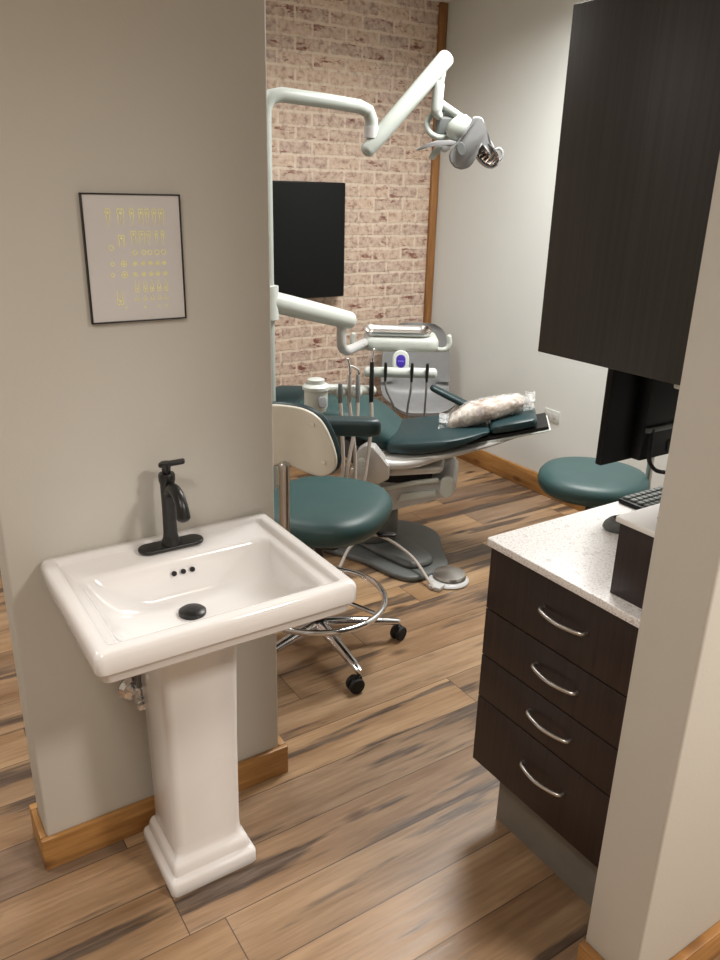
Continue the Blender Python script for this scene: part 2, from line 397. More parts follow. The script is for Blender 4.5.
def P8(hx, hy, ch, z, cy=1.545, cx=0.5345):
    hx0, hy0 = cx - sx, cy - 1.545
    return [Vector((hx0 + a, hy0 + c, z)) for a, c in ((hx, hy - ch), (hx - ch, hy), (-hx + ch, hy), (-hx, hy - ch), (-hx, -hy + ch), (-hx + ch, -hy), (hx - ch, -hy), (hx, -hy + ch))]
prof = [(0.112, 0.112, 0), (0.115, 0.115, 0.006), (0.115, 0.115, 0.036), (0.111, 0.111, 0.045), (0.103, 0.103, 0.05), (0.102, 0.102, 0.056), (0.101, 0.101, 0.072), (0.096, 0.096, 0.084), (0.089, 0.09, 0.092), (0.090, 0.088, 0.104), (0.089, 0.087, 0.13), (0.091, 0.090, 0.4), (0.096, 0.094, 0.62), (0.101, 0.1, 0.70), (0.106, 0.106, 0.738)]
cols = [rrect(0.5385 - sx, 0, hx, hy, 0.012 if z < 0.095 else 0.024, z, 3 if z < 0 else 2) for hx, hy, z in prof]
obj('pedestal', loft(cols), 'porcelain', sink, 50)
obj('drain', lathe([(0.0, 0.727), (0.031, 0.729), (0.031, 0.7375), (0.025, 0.742), (0.012, 0.743), (0.0, 0.7435)], 24, (0.540 - sx, 1.495 - 1.545, 0.0125)), 'black', sink, label='black drain stopper')
for k in range(3):
    h = lathe([(0.0, 0), (0.006, 0), (0.006, 0.004), (0.004, 0.005), (0, 0.005)], 14)
    xf(h, Matrix.Translation((0.528 - sx + k * 0.022, 1.575 - 1.545 - 0.0065, 0.814)) @ Matrix.Rotation(R(72), 4, 'X'))
    obj('overflow_hole', h, 'grille', sink, label='small dark overflow hole')
fa = obj('faucet', lathe([(0.0, 0.85), (0.024, 0.852), (0.0235, 0.864), (0.019, 0.872), (0.0165, 0.885), (0.0155, 0.95), (0.0165, 1.01), (0.019, 1.02), (0.019, 1.032), (0.017, 1.036), (0.0, 1.037)], 28), 'black', sink, label='matte black single lever faucet')
fa.location = (0.549 - sx, 1.636 - 1.545, 0)
obj('base_plate', rslab(0, 0, 0.079, 0.026, 0.0255, 0.851, 0.8605, 0.004), 'black', fa)
obj('spout', tube([(0, -0.006, 0.988), (0, -0.026, 1.006), (0, -0.048, 1.010), (0, -0.072, 1.002), (0, -0.089, 0.983), (0, -0.095, 0.960)], [0.013, 0.0135, 0.0135, 0.0135, 0.014, 0.016], 18, smooth=6), 'black', fa)
b = lathe([(0.0, 1.036), (0.010, 1.037), (0.010, 1.050), (0.013, 1.054), (0.013, 1.062), (0.0, 1.063)], 20)
join(b, xf(rslab(0.014, 0, 0.03, 0.0095, 0.006, 0, 0.009, 0.003), Matrix.Translation((0, 0, 1.053)) @ Matrix.Rotation(R(-10), 4, 'Y') @ Matrix.Rotation(R(-25), 4, 'Z')))
obj('handle', b, 'black', fa)

vv = thing('shutoff_valve', 'chrome water shutoff valve on the wall behind the sink pedestal', 'valve', (0.445, 1.70, 0.452))
e = lathe([(0.0, 0), (0.038, 0.001), (0.038, 0.004), (0.028, 0.014), (0.012, 0.015), (0.009, 0.016), (0.009, 0.055), (0, 0.055)], 28); xf(e, Matrix.Rotation(R(90), 4, 'X')); obj('escutcheon', e, 'chrome', vv)
b = tube([(0, -0.04, 0), (0, -0.075, 0)], 0.013, 14); tube([(0, -0.055, -0.02), (0, -0.055, 0.03)], 0.010, 12, bm=b); obj('valve_body', b, 'chrome', vv)
e = lathe([(0.0, 0), (0.016, 0.002), (0.018, 0.008), (0.016, 0.014), (0, 0.016)], 16, sy=0.55); xf(e, Matrix.Translation((0, -0.078, 0)) @ Matrix.Rotation(R(90), 4, 'X')); obj('handle', e, 'chrome', vv)
obj('supply_hose', tube([(0, -0.055, 0.03), (0.008, -0.056, 0.10), (0.04, -0.06, 0.20), (0.05, -0.07, 0.262)], 0.006, 10, smooth=6), 'dhose', vv)

# ------------------------------------------------------------------ framed print
pf = thing('framed_print', 'black framed print of gold teeth hanging on the beige partition wall above the sink', 'picture', (0.5335, 1.70, 1.505))
fw, fh, ft = 0.1045, 0.131, 0.0032
b = box(-fw, fw, -0.012, 0, fh - ft, fh, 0.001); box(-fw, fw, -0.012, 0, -fh, -fh + ft, 0.001, bm=b); box(-fw, -fw + ft, -0.012, 0, -fh, fh, 0.001, bm=b); box(fw - ft, fw, -0.012, 0, -fh, fh, 0.001, bm=b)
obj('frame', b, 'black', pf)
g = BM()
def quad_ring(bm, P, w):
    n = len(P); c = sum(P, Vector((0, 0))) / n
    def v(p): return bm.verts.new((p.x, -0.0096, p.y))
    O = [v(p) for p in P]; I = [v(p + (c - p).normalized() * min(w, (c - p).length * 0.8)) for p in P]
    for i in range(n): bm.faces.new((O[i], O[(i + 1) % n], I[(i + 1) % n], I[i]))
def solid(bm, P): bm.faces.new([bm.verts.new((p.x, -0.0096, p.y)) for p in P])
def uv(u, v): return Vector((-fw + 2 * fw * u, fh - 2 * fh * v))
def tooth(u, v, w, h, roots=1, flip=False, lw=0.0024):
    c = uv(u, v); s = -1 if flip else 1; pts = []
    cr = [(-.5, .28), (-.42, .46), (-.2, .5), (0, .44), (.2, .5), (.42, .46), (.5, .28), (.4, .05)]
    rt = {1: [(.22, -.25), (.06, -.5), (-.1, -.48), (-.26, -.22), (-.4, .05)], 2: [(.42, -.25), (.32, -.5), (.16, -.3), (0, -.06), (-.16, -.3), (-.32, -.5), (-.42, -.25), (-.4, .05)]}[roots]
    P = [Vector((x * w, y * h * s)) for x, y in cr + rt]
    P = [c + Vector((p.x, p.y)) for p in P]; quad_ring(g, P, lw)
    solid(g, [c + Vector((x * w * 0.24, h * s * 0.22 + y * h * 0.12)) for x, y in ((-1, 0), (-.5, .8), (.4, .7), (1, -.1), (.2, -.9))])
def ringc(u, v, r, lw=0.0018, dot=False):
    c = uv(u, v); k = 14
    quad_ring(g, [c + Vector((cos(2 * pi * i / k) * r * (1 + 0.12 * sin(3 * i)), sin(2 * pi * i / k) * r)) for i in range(k)], lw)
    if dot: solid(g, [c + Vector((cos(2 * pi * i / 8) * r * .45, sin(2 * pi * i / 8) * r * .45)) for i in range(8)])
for u, w, rt in ((.25, .012, 1), (.375, .017, 2), (.487, .011, 1), (.58, .012, 2), (.643, .010, 1), (.715, .011, 1), (.79, .013, 2)): tooth(u, .175, w, .034, rt)
tooth(.365, .36, .015, .026, 2); ringc(.255, .41, .006)
for u, w, rt in ((.49, .013, 2), (.575, .014, 2), (.645, .009, 1), (.725, .008, 1), (.79, .008, 1)): tooth(u, .335, w, .029, rt, lw=.0021)
for u in (.49, .58, .645, .72, .79): ringc(u, .45, .0058, .0019)
for u in (.255, .37, .485, .57, .645, .72, .79): ringc(u, .535, .0046 if u != .37 else .0068, .0019, u > .3)
for u in (.25, .37, .48, .57, .645, .715, .795): ringc(u, .62, .0048 if u != .37 else .0072, .0018, u > .3)
for u, rt in ((.49, 2), (.575, 2), (.645, 1), (.72, 1), (.795, 1)): tooth(u, .715, .010, .026, rt, True, .0019)
tooth(.305, .80, .015, .032, 2, True)
for u in (.48, .565, .645, .72, .79): tooth(u, .81, .009, .012, 1, True, .0012)
for u in (.36, .56, .71, .785): ringc(u, .885, .003, .0012)
for f in g.faces: f.material_index = 1
pb = box(-fw + ft, fw - ft, -0.009, -0.002, -fh + ft, fh - ft); me = bpy.data.meshes.new('tmp'); g.to_mesh(me); g.free(); pb.from_mesh(me)
for f in pb.faces:
    if len(f.verts) and abs(f.calc_center_median().y + 0.0096) < 2e-4: f.material_index = 1
po_ = obj('print', pb, 'print', pf, 0, label='pale print with rows of gold foil teeth'); po_.data.materials.append(M['gold'])

# ------------------------------------------------------------------ base cabinet, countertop
CF = 1.235
cab = thing('base_cabinet', 'dark espresso drawer cabinet under the speckled white countertop', 'cabinet', (1.6, 1.03, 0))
b = box(CF + 0.018 - 1.6, 0.66, 0.776 - 1.03, 1.272 - 1.03, 0.192, 0.840); obj('carcass', b, 'espresso', cab)
obj('toe_kick', box(1.292 - 1.6, 0.64, 0.776 - 1.03, 1.215 - 1.03, 0.0, 0.192), 'kick', cab, label='recessed toe kick with its shadow painted in as gray')
def zsplit(): return [(0.194, 0.399), (0.402, 0.527), (0.530, 0.663), (0.666, 0.836)]
for z0, z1 in reversed(zsplit()):
    d = obj('drawer', box(CF - 1.6, CF + 0.018 - 1.6, 0.776 - 1.03, 1.272 - 1.03, z0, z1, 0.0015), 'espresso', cab)
    zc = (z0 + z1) / 2 + (0.016 if z1 - z0 > .18 else 0.004); yc = 1.022 - 1.03; x = CF - 1.6
    pts = [(x + 0.002, yc + 0.066, zc), (x - 0.012, yc + 0.062, zc), (x - 0.022, yc + 0.035, zc), (x - 0.027, yc, zc), (x - 0.022, yc - 0.035, zc), (x - 0.012, yc - 0.062, zc), (x + 0.002, yc - 0.066, zc)]
    obj('handle', tube(pts, 0.0052, 10, smooth=5), 'steel', d, label='curved brushed steel bow handle')
ctop = obj('countertop', rslab(1.222 + 0.52, 1.028, 0.52, 0.252, 0.010, 0.840, 0.860, 0.003), 'quartz')
tagl(ctop, 'speckled white quartz countertop on the dark drawer cabinet', 'countertop')

ub = thing('upper_cabinet', 'dark charcoal wall cabinet hung on the right partition above the counter', 'cabinet', (1.6, 0.762, 1.345))
obj('carcass', box(1.222 - 1.6, 0.6, 0.0135, 0.381, 0, 0.632), 'charcoal', ub)
obj('end_panel', box(1.21 - 1.6, 1.222 - 1.6, 0.0135, 0.399, -0.003, 0.635, 0.001), 'charcoal', ub)
for k in range(3):
    d = obj('door', box(1.226 - 1.6 + k * 0.325, 1.226 - 1.6 + k * 0.325 + 0.321, 0.381, 0.399, 0.0, 0.632, 0.0015), 'charcoal', ub)
    x = 1.226 - 1.6 + k * 0.325 + (0.28 if k % 2 == 0 else 0.04)
    obj('handle', tube([(x, 0.398, 0.05), (x, 0.416, 0.055), (x, 0.423, 0.105), (x, 0.416, 0.155), (x, 0.398, 0.16)], 0.005, 8, smooth=4), 'steel', d)
ul = obj('under_cabinet_light', box(1.225, 1.30, 0.79, 0.838, 1.330, 1.3449, 0.004), 'white')
tagl(ul, 'small white fixture under the charcoal wall cabinet beside the monitor', 'light fixture')

lg = thing('counter_ledge_box', 'dark wood box with white slab top standing on the countertop beside the partition', 'box', (1.40, 0.848, 0.860))
obj('box_body', box(1.262 - 1.4, 0.14, 0.777 - 0.848, 0.932 - 0.848, 0, 0.166, 0.001), 'espresso', lg)
obj('slab_top', rslab(0, 0.010, 0.150, 0.079, 0.004, 0.166, 0.179, 0.003), 'paper', lg, label='white slab top')
pn = thing('pen', 'gray pen lying on the white slab top of the dark box', 'pen', (1.36, 0.895, 1.0435), R(20))
obj('barrel', tube([(-0.055, 0, 0), (0.05, 0, 0)], 0.0042, 10), 'dhose', pn); obj('tip', tube([(0.05, 0, 0), (0.066, 0, 0)], [0.0042, 0.001], 10), 'steel', pn)

mo = thing('computer_mouse', 'dark gray computer mouse on the countertop beside the dark box', 'mouse', (1.560, 1.140, 0.860), R(150))
obj('shell', lathe([(0.0, 0), (0.9, 0.0), (1.0, 0.008), (0.93, 0.02), (0.7, 0.031), (0.4, 0.036), (0, 0.037)], 24, sx=0.055, sy=0.033), 'dgray', mo)
obj('scroll_wheel', xf(lathe([(0, -0.003), (0.008, -0.003), (0.008, 0.003), (0, 0.003)], 14), Matrix.Translation((0.024, 0, 0.029)) @ Matrix.Rotation(R(90), 4, 'X')), 'rubber', mo)
kb = thing('keyboard', 'black computer keyboard at the back edge of the countertop', 'keyboard', (1.905, 1.208, 0.860), R(180))
obj('case', box(-0.21, 0.21, -0.062, 0.062, 0, 0.014, 0.004), 'blackplastic', kb)
b = BM()
for i in range(19):
    for j in range(5):
        if j == 4 and 4 <= i <= 8: continue
        box(-0.203 + i * 0.0214, -0.203 + i * 0.0214 + 0.018, -0.056 + (4 - j) * 0.0225, -0.056 + (4 - j) * 0.0225 + 0.019, 0.013, 0.020, 0.0025, 1, bm=b)
kc = obj('keycaps', b, 'dgray', kb)

mn = thing('computer_monitor', 'black computer monitor seen from behind, over the countertop below the charcoal wall cabinet', 'monitor', (1.852, 1.25, 0.998))
obj('screen_panel', box(-0.276, 0.276, 0.0, 0.020, -0.004, 0.330, 0.004), 'blackplastic', mn)
obj('display', box(-0.268, 0.268, 0.0195, 0.0212, 0.012, 0.322), 'screen', mn)
obj('back_housing', box(-0.165, 0.20, -0.034, 0.002, 0.0, 0.285, 0.006), 'blackplastic', mn)
obj('bracket_bar', box(-0.16, 0.17, -0.043, -0.033, 0.078, 0.092, 0.002), 'dgray', mn)
obj('port_cover', box(-0.06, 0.05, -0.037, -0.033, 0.012, 0.045, 0.002), 'grille', mn)
obj('vesa_plate', box(0.06, 0.17, -0.044, -0.033, 0.10, 0.21, 0.003), 'black', mn)
b = box(0.10, 0.13, -0.10, -0.04, 0.13, 0.17, 0.004); tube([(0.115, -0.09, 0.15), (0.14, -0.26, 0.15), (0.15, -0.47, 0.15)], 0.016, 12, bm=b); box(0.11, 0.19, -0.4755, -0.465, 0.09, 0.21, 0.003, bm=b)
obj('wall_arm', b, 'black', mn)
obj('cable', tube([(-0.138, -0.04, 0.085), (-0.142, -0.045, 0.03), (-0.138, -0.045, 0.0), (-0.112, -0.05, -0.028), (-0.07, -0.05, -0.042)], 0.0055, 8, smooth=6), 'rubber', mn)

# ------------------------------------------------------------------ TV, outlet
tv = thing('wall_television', 'flat black television mounted on the brick wall', 'television', (2.245, 4.15, 1.375))
obj('body', box(-0.82, 0.30, -0.075, -0.028, -0.322, 0.322, 0.006), 'blackplastic', tv)
obj('screen', box(-0.812, 0.292, -0.0765, -0.074, -0.312, 0.314), 'screen', tv)
obj('wall_mount', box(-0.42, -0.10, -0.03, 0.0, -0.12, 0.12, 0.003), 'black', tv)
ol = thing('wall_outlet', 'white outlet cover plate on the white wall behind the headrest', 'outlet', (3.27, 2.975, 0.478))
obj('cover_plate', box(-0.006, 0.0, -0.058, 0.058, -0.034, 0.034, 0.002), 'white', ol)
for s in (-1, 1): obj('socket', box(-0.0075, -0.005, s * 0.024 - 0.014, s * 0.024 + 0.014, -0.016, 0.016, 0.001), 'lgray', ol)

# ------------------------------------------------------------------ dental chair (local x = toward headrest, local y = far side)
PHI = R(-42); h = Vector((cos(PHI), sin(PHI), 0)); O = Vector((2.012, 2.90, 0))
dc = thing('dental_chair', 'reclined teal dental chair on a dark gray floor base', 'dental chair', O, PHI)
# key: x, z_mid, half_width, half_thick, tilt, y_mid
seat = [(-0.50, 0.705, 0.17, 0.040, 0.0, 0), (-0.35, 0.700, 0.20, 0.048, 0.0, 0), (-0.15, 0.690, 0.225, 0.055, -0.05, 0), (-0.02, 0.635, 0.225, 0.058, -0.42, 0.01), (0.08, 0.560, 0.19, 0.050, -0.45, 0.055), (0.20, 0.520, 0.15, 0.035, -0.2, 0.10), (0.26, 0.515, 0.12, 0.025, 0, 0.12)]
obj('seat', pad(seat, 7, 0.035), 'teal', dc)
obj('toe_cover', pad([(-0.505, 0.706, 0.182, 0.049, 0, 0), (-0.42, 0.703, 0.20, 0.053, 0, 0), (-0.36, 0.701, 0.207, 0.054, 0, 0)], 4, 0.035), 'teald', dc, label='dark teal toe cover at the foot end')
back = [(0.09, 0.572, 0.20, 0.034, 0.06, 0), (0.20, 0.586, 0.225, 0.038, 0.10, 0), (0.34, 0.612, 0.225, 0.030, 0.18, 0), (0.44, 0.638, 0.19, 0.018, 0.22, 0), (0.49, 0.650, 0.15, 0.012, 0.22, 0)]
obj('backrest', pad(back, 6, 0.03, 5.0, 32), 'teald', dc)
shell_k = [(0.045, 0.515, 0.21, 0.03, 0.1, 0), (0.15, 0.522, 0.22, 0.028, 0.1, 0), (0.32, 0.550, 0.21, 0.024, 0.18, 0), (0.5, 0.592, 0.15, 0.016, 0.24, 0), (0.64, 0.632, 0.10, 0.008, 0.26, 0)]
obj('backrest_shell', pad(shell_k, 6, 0.02), 'alu', dc)
hb = strip_sections([(0.42, 0.596, 0.118, 0.009, 0.25, 0), (0.6, 0.645, 0.118, 0.009, 0.26, 0), (0.775, 0.693, 0.118, 0.008, 0.26, 0)], 20, 8)
hbo = obj('headrest_bar', hb, 'rubber', dc, label='thin black headrest slide plate')
obj('plastic_cover', strip_sections([(0.46, 0.592, 0.124, 0.007, 0.25, 0), (0.6, 0.630, 0.124, 0.006, 0.26, 0), (0.785, 0.682, 0.124, 0.004, 0.26, 0)], 20, 8), 'white', hbo, label='pale plastic sleeve on the headrest plate')
obj('headrest', pad([(0.545, 0.668, 0.115, 0.026, 0.24, -0.01), (0.62, 0.690, 0.13, 0.028, 0.24, -0.01), (0.70, 0.710, 0.12, 0.025, 0.24, -0.01)], 6, 0.025, 4), 'teald', dc)
# hinge bracket on the near side (y negative)
for s, y0, y1 in ((1, -0.275, -0.205), (-1, 0.205, 0.275)):
    pts = [(-0.075, 0.46), (-0.055, 0.575), (-0.02, 0.60), (0.02, 0.595), (0.045, 0.55), (0.09, 0.515), (0.09, 0.45), (0.03, 0.415), (-0.05, 0.42)]
    br_ = obj('hinge_bracket', prism(pts, y0, y1), 'alu', dc)
    if s == 1:
        e = lathe([(0, 0), (1.0, 0), (1.0, 0.003), (0.9, 0.005), (0, 0.005)], 24, sx=0.022, sy=0.038); xf(e, Matrix.Translation((-0.035, -0.2745, 0.505)) @ Matrix.Rotation(R(90), 4, 'X'))
        tp = obj('touchpad', e, 'white', br_, label='white oval control touchpad')
        bb = BM()
        for i in (-1, 1):
            for j in (-1, 0, 1):
                c = lathe([(0, 0), (0.006, 0), (0.006, 0.001), (0, 0.001)], 10); xf(c, Matrix.Translation((-0.035 + i * 0.008, -0.279, 0.505 + j * 0.018)) @ Matrix.Rotation(R(90), 4, 'X')); join(bb, c)
        obj('buttons', bb, 'lgray', tp)
    yy = (y0 + y1) / 2
    obj('backrest_arm', tube([(0.0, yy, 0.575), (0.03, yy, 0.53), (0.09, yy * 0.97, 0.505), (0.2, yy * 0.9, 0.515), (0.33, yy * 0.8, 0.555)], [0.018, 0.022, 0.024, 0.02, 0.012], 12, smooth=6), 'alu', dc)
b = prism([(-0.10, 0.425), (-0.10, 0.465), (0.12, 0.472), (0.30, 0.497), (0.33, 0.488), (0.31, 0.462), (0.1, 0.438)], -0.19, 0.19, 0.012)
obj('upper_frame', b, 'alu', dc)
b = prism([(-0.14, 0.31), (-0.12, 0.385), (0.10, 0.402), (0.18, 0.385), (0.30, 0.405), (0.355, 0.438), (0.385, 0.43), (0.39, 0.375), (0.37, 0.345), (0.10, 0.245), (-0.08, 0.25)], -0.15, 0.15, 0.016)
obj('lift_carriage', b, 'lgray', dc)
obj('gap_shade_block', box(-0.08, 0.27, -0.15, 0.15, 0.39, 0.455), 'grille', dc, label='dark block painted as the shade under the seat frame')  # solid dark block added to stand for shade in the gap
for s in (-1, 1):
    e = rslab(0, 0, 0.03, 0.05, 0.028, 0, 0.03, 0.01); xf(e, Matrix.Translation((0.345, s * 0.155, 0.392)) @ Matrix.Rotation(R(90), 4, 'X') @ Matrix.Translation((0, 0, -0.015)))
    obj('pivot_cap', e, 'white', dc)
    obj('lift_arm', prism([(-0.30, 0.075), (-0.24, 0.06), (0.10, 0.33), (0.06, 0.36), (-0.02, 0.32)], s * 0.10 - 0.02, s * 0.10 + 0.02, 0.008), 'gray', dc)
for s in (-1, 1):
    obj('linkage_rod', tube([(-0.06, s * 0.168, 0.33), (0.20, s * 0.168, 0.405), (0.30, s * 0.168, 0.425)], 0.012, 10), 'white', dc)
    obj('side_cover', prism([(0.12, 0.30), (0.14, 0.345), (0.30, 0.375), (0.30, 0.345)], s * 0.158 - 0.012, s * 0.158 + 0.012, 0.006), 'white', dc)
obj('support_frame', prism([(-0.50, 0.63), (-0.2, 0.62), (-0.02, 0.5), (0.1, 0.46), (-0.1, 0.45), (-0.2, 0.56), (-0.5, 0.60)], -0.12, 0.12, 0.01), 'dgray', dc)
# floor base (built in room coordinates, brought into the chair's frame)
inv = (Matrix.Translation(O) @ Matrix.Rotation(PHI, 4, 'Z')).inverted()
ol_ = catmull([(2.150, 2.488, 0), (2.03, 2.462, 0), (1.925, 2.470, 0), (1.872, 2.56, 0), (1.838, 2.72, 0), (1.76, 2.90, 0), (1.66, 3.1, 0), (1.78, 3.25, 0), (2.0, 3.2, 0), (2.2, 3.10, 0), (2.32, 2.95, 0), (2.335, 2.80, 0), (2.25, 2.66, 0)], 6, True)
obj('base_plate', xf(outline_slab(ol_, 0.0, 0.03, 0.012), inv), 'dgray', dc)
rid = catmull([(2.10, 2.54, 0), (1.97, 2.53, 0), (1.93, 2.65, 0), (1.90, 2.85, 0), (1.92, 3.05, 0), (2.05, 3.08, 0), (2.12, 2.95, 0), (2.13, 2.75, 0)], 6, True)
obj('base_cover', xf(outline_slab(rid, 0.025, 0.062, 0.02), inv), 'dgray', dc)
rid = catmull([(1.90, 2.80, 0), (1.88, 2.95, 0), (1.95, 3.08, 0), (2.08, 3.06, 0), (2.12, 2.9, 0), (2.05, 2.78, 0)], 6, True)
obj('lift_cover', xf(outline_slab(rid, 0.055, 0.30, 0.03), inv), 'dgray', dc)
# far armrest, tipped
ar = pad([(-0.13, 0, 0.030, 0.016, 0, 0), (0.0, 0, 0.034, 0.018, 0, 0), (0.13, 0, 0.03, 0.016, 0, 0)], 4, 0.02, 2.6, 16)
xf(ar, Matrix.Translation((0.35, 0.375, 0.668)) @ Matrix.Rotation(R(24), 4, 'Y'))
arm = obj('armrest', ar, 'teald', dc)
obj('armrest_post', tube([(0.36, 0.375, 0.655), (0.34, 0.36, 0.58), (0.24, 0.30, 0.52), (0.06, 0.25, 0.50)], 0.014, 10, smooth=4), 'alu', arm)

# wrapped pillow on the backrest
pw = thing('neck_pillow', 'beige rolled pillow in clear plastic lying on the dental chair headrest', 'pillow', O + h * 0.5, PHI)
pk = [(-0.13, 0.658, 0.062, 0.040, 0.1, 0.0), (-0.07, 0.690, 0.078, 0.050, 0.2, 0), (0.04, 0.726, 0.076, 0.046, 0.2, 0), (0.12, 0.752, 0.062, 0.036, 0.2, 0)]
pk = [(x, z + 0.012, w, t, tl, y) for x, z, w, t, tl, y in pk]
po = obj('cushion', pad(pk, 6, 0.045, 2.3, 24), 'pillow', pw)
wk = [(x * 1.02, z, w + 0.007, t + 0.006, tl, y) for x, z, w, t, tl, y in pk]
wr = pad(wk, 8, 0.05, 2.3, 28)
for v in wr.verts: v.co += Vector((random.uniform(-1, 1), random.uniform(-1, 1), random.uniform(-1, 1))) * 0.002
# gathered loose ends of the bag
for sgn, x0, z0 in ((1, 0.165, 0.775), (-1, -0.17, 0.650)):
    lp = []
    for k, (dx, rr) in enumerate(((0, 0.05), (0.02, 0.045), (0.045, 0.052))):
        lp.append([Vector((x0 + sgn * dx, cos(a) * rr * (1 + 0.25 * sin(5 * a + k)), z0 + sin(a) * rr * 0.75 * (1 + 0.3 * cos(4 * a)))) for a in [2 * pi * i / 28 for i in range(28)]])
    loft(lp, False, False, wr)
obj('plastic_wrap', wr, 'clear', pw)

# foot pedal
fp = thing('foot_control', 'round chrome foot control on the floor by the dental chair base', 'foot pedal', (2.085, 2.405, 0))
b = lathe([(0, 0), (0.09, 0), (0.094, 0.006), (0.088, 0.014), (0.08, 0.016), (0, 0.016)], 36); obj('base_ring', b, 'lgray', fp)
obj('disc', lathe([(0, 0.014), (0.070, 0.016), (0.077, 0.024), (0.072, 0.034), (0.04, 0.042), (0, 0.044)], 36, (0.008, 0.004, 0)), 'steel', fp)
b = box(-0.13, -0.075, -0.03, 0.03, 0.0, 0.022, 0.006); xf(b, Matrix.Rotation(R(20), 4, 'Z')); obj('cable_boot', b, 'lgray', fp)
pts = [(1.965, 2.362, 0.012), (1.972, 2.43, 0.04), (1.972, 2.536, 0.09), (1.93, 2.660, 0.135), (1.873, 2.735, 0.145), (1.755, 2.720, 0.12), (1.67, 2.68, 0.05), (1.61, 2.66, 0.012)]
obj('cable', tube([Vector(p) - Vector((2.085, 2.405, 0)) for p in pts], 0.0075, 8, smooth=8), 'hose', fp)

# ------------------------------------------------------------------ equipment post with light
PX, PY = 1.444, 2.90; D = 0.024
dl = thing('dental_light', 'white articulated dental light on a tall post over the dental chair', 'lamp', (PX, PY, 0))
b = lathe([(0, 0), (0.17, 0), (0.175, 0.01), (0.16, 0.03), (0.05, 0.045), (0.034, 0.06), (0, 0.06)], 32); obj('floor_base', b, 'lgray', dl)
obj('post', tube([(0, 0, 0.04), (0, 0, 1.90), (0.004, 0, 1.945), (0.03, 0, 1.978), (0.075, 0, 1.988), (0.27 + D, 0.0, 1.98), (0.40 + D, 0.0, 1.972), (0.445 + D, 0.0, 1.958), (0.462 + D, 0, 1.925), (0.462 + D, 0, 1.875)], 0.027, 18), 'armwhite', dl)
obj('lower_sleeve', lathe([(0.0, 0.05), (0.034, 0.05), (0.034, 0.60), (0.029, 0.62), (0, 0.62)], 20), 'armwhite', dl)
# boom
A = Vector((0.445 + D, 0.0, 1.812)); B = Vector((0.79 + D, -0.05, 2.175))
obj('joint_cuff', tube([(0.462 + D, 0, 1.90), (0.462 + D, 0, 1.858)], 0.031, 18, round_end=False), 'lgray', dl)
obj('boom_arm', tube([A, A + (B - A) * 0.15, B - (B - A) * 0.1, B], [0.030, 0.034, 0.036, 0.036], 18), 'armwhite', dl)
E_ = B + Vector((0.012, -0.002, 0.0))
obj('drop_link', tube([B + Vector((-0.005, 0, -0.02)), B + Vector((-0.02, 0, -0.10))], 0.014, 12), 'armwhite', dl)
obj('swivel', tube([(0.762 + D, -0.05, 2.075), (0.757 + D, -0.05, 1.99), (0.758 + D, -0.05, 1.972), (0.77 + D, -0.055, 1.955)], [0.024, 0.024, 0.022, 0.016], 16, smooth=4), 'armwhite', dl)
# lamp head, local frame: x = image right across the room, y = away, z = up
hd = bpy.data.objects.new('lamp_head_pivot', None)
bpy.data.objects.remove(hd)
HM = Matrix.Translation((2.34 - PX, -0.15, 1.858)) @ Matrix.Rotation(R(-33.5), 4, 'Z')
def hp(bm): return xf(bm, HM)
def K(cx, cy): return ((cx - 400) * 0.000634, -(cy - 340) * 0.000675)
def plate(pts, y0, y1, bend=0.0, bev=0.004):
    bm = prism([K(*p) for p in pts], y0, y1, bev)
    for v in bm.verts: v.co.y += bend * (v.co.x ** 2 + 0.6 * v.co.z ** 2)
    return bm
cxr, czr = K(205, 240)
yk = tube([(cxr + 0.064 * cos(a), 0.05 + 0.02 * sin(a), czr + 0.052 * sin(a)) for a in [2 * pi * k / 28 for k in range(28)]], 0.0125, 12, True)
x1, z1 = K(180, 110); x2, z2 = K(240, 145); x3, z3 = K(320, 190)
head = obj('lamp_head', hp(join(yk, tube([(x1, 0.05, z1), (x2, 0.045, z2), (x3, 0.02, z3), (x3 + 0.03, 0.0, z3 - 0.02)], [0.016, 0.016, 0.013, 0.012], 12, smooth=4))), 'armwhite', dl)
x, z = K(240, 245); obj('motor_block', hp(rslab(x, 0.06, 0.05, 0.03, 0.02, z - 0.04, z + 0.035, 0.012)), 'dgray', head)
cv = lathe([(0.0, 0.05), (0.03, 0.047), (0.058, 0.03), (0.066, 0.005), (0.060, -0.025), (0.04, -0.04), (0.0, -0.042)], 28, sx=0.9, sy=0.8); x, z = K(320, 265); xf(cv, Matrix.Translation((x, 0.0, z)) @ Matrix.Rotation(R(-38), 4, 'Y'))
obj('top_cover', hp(cv), 'armwhite', head)
sh = plate([(388, 203), (425, 198), (456, 207), (468, 240), (478, 285), (510, 320), (540, 355), (560, 392), (582, 450), (572, 480), (548, 445), (515, 395), (478, 358), (452, 348), (440, 385), (428, 430), (412, 465), (385, 492), (340, 505), (292, 492), (262, 460), (250, 425), (262, 385), (300, 345), (345, 305), (375, 255)], -0.085, -0.068, 4.0, 0.006)
obj('front_shade', hp(sh), 'gray', head)
x, z = K(325, 385); e = lathe([(0, 0), (0.022, 0), (0.024, 0.002), (0.022, 0.004), (0, 0.004)], 18, sx=0.7, sy=1.2); xf(e, Matrix.Translation((x, -0.066, z)) @ Matrix.Rotation(R(90), 4, 'X') @ Matrix.Rotation(R(20), 4, 'Z'))
obj('shade_recess', hp(e), 'dgray', head)
rf = lathe([(0.0, 0.0), (0.03, 0.004), (0.052, 0.016), (0.064, 0.036), (0.068, 0.04), (0.069, 0.034), (0.057, 0.008), (0.03, -0.008), (0, -0.01)], 28, sx=0.5, sy=0.86)
x, z = K(500, 418)
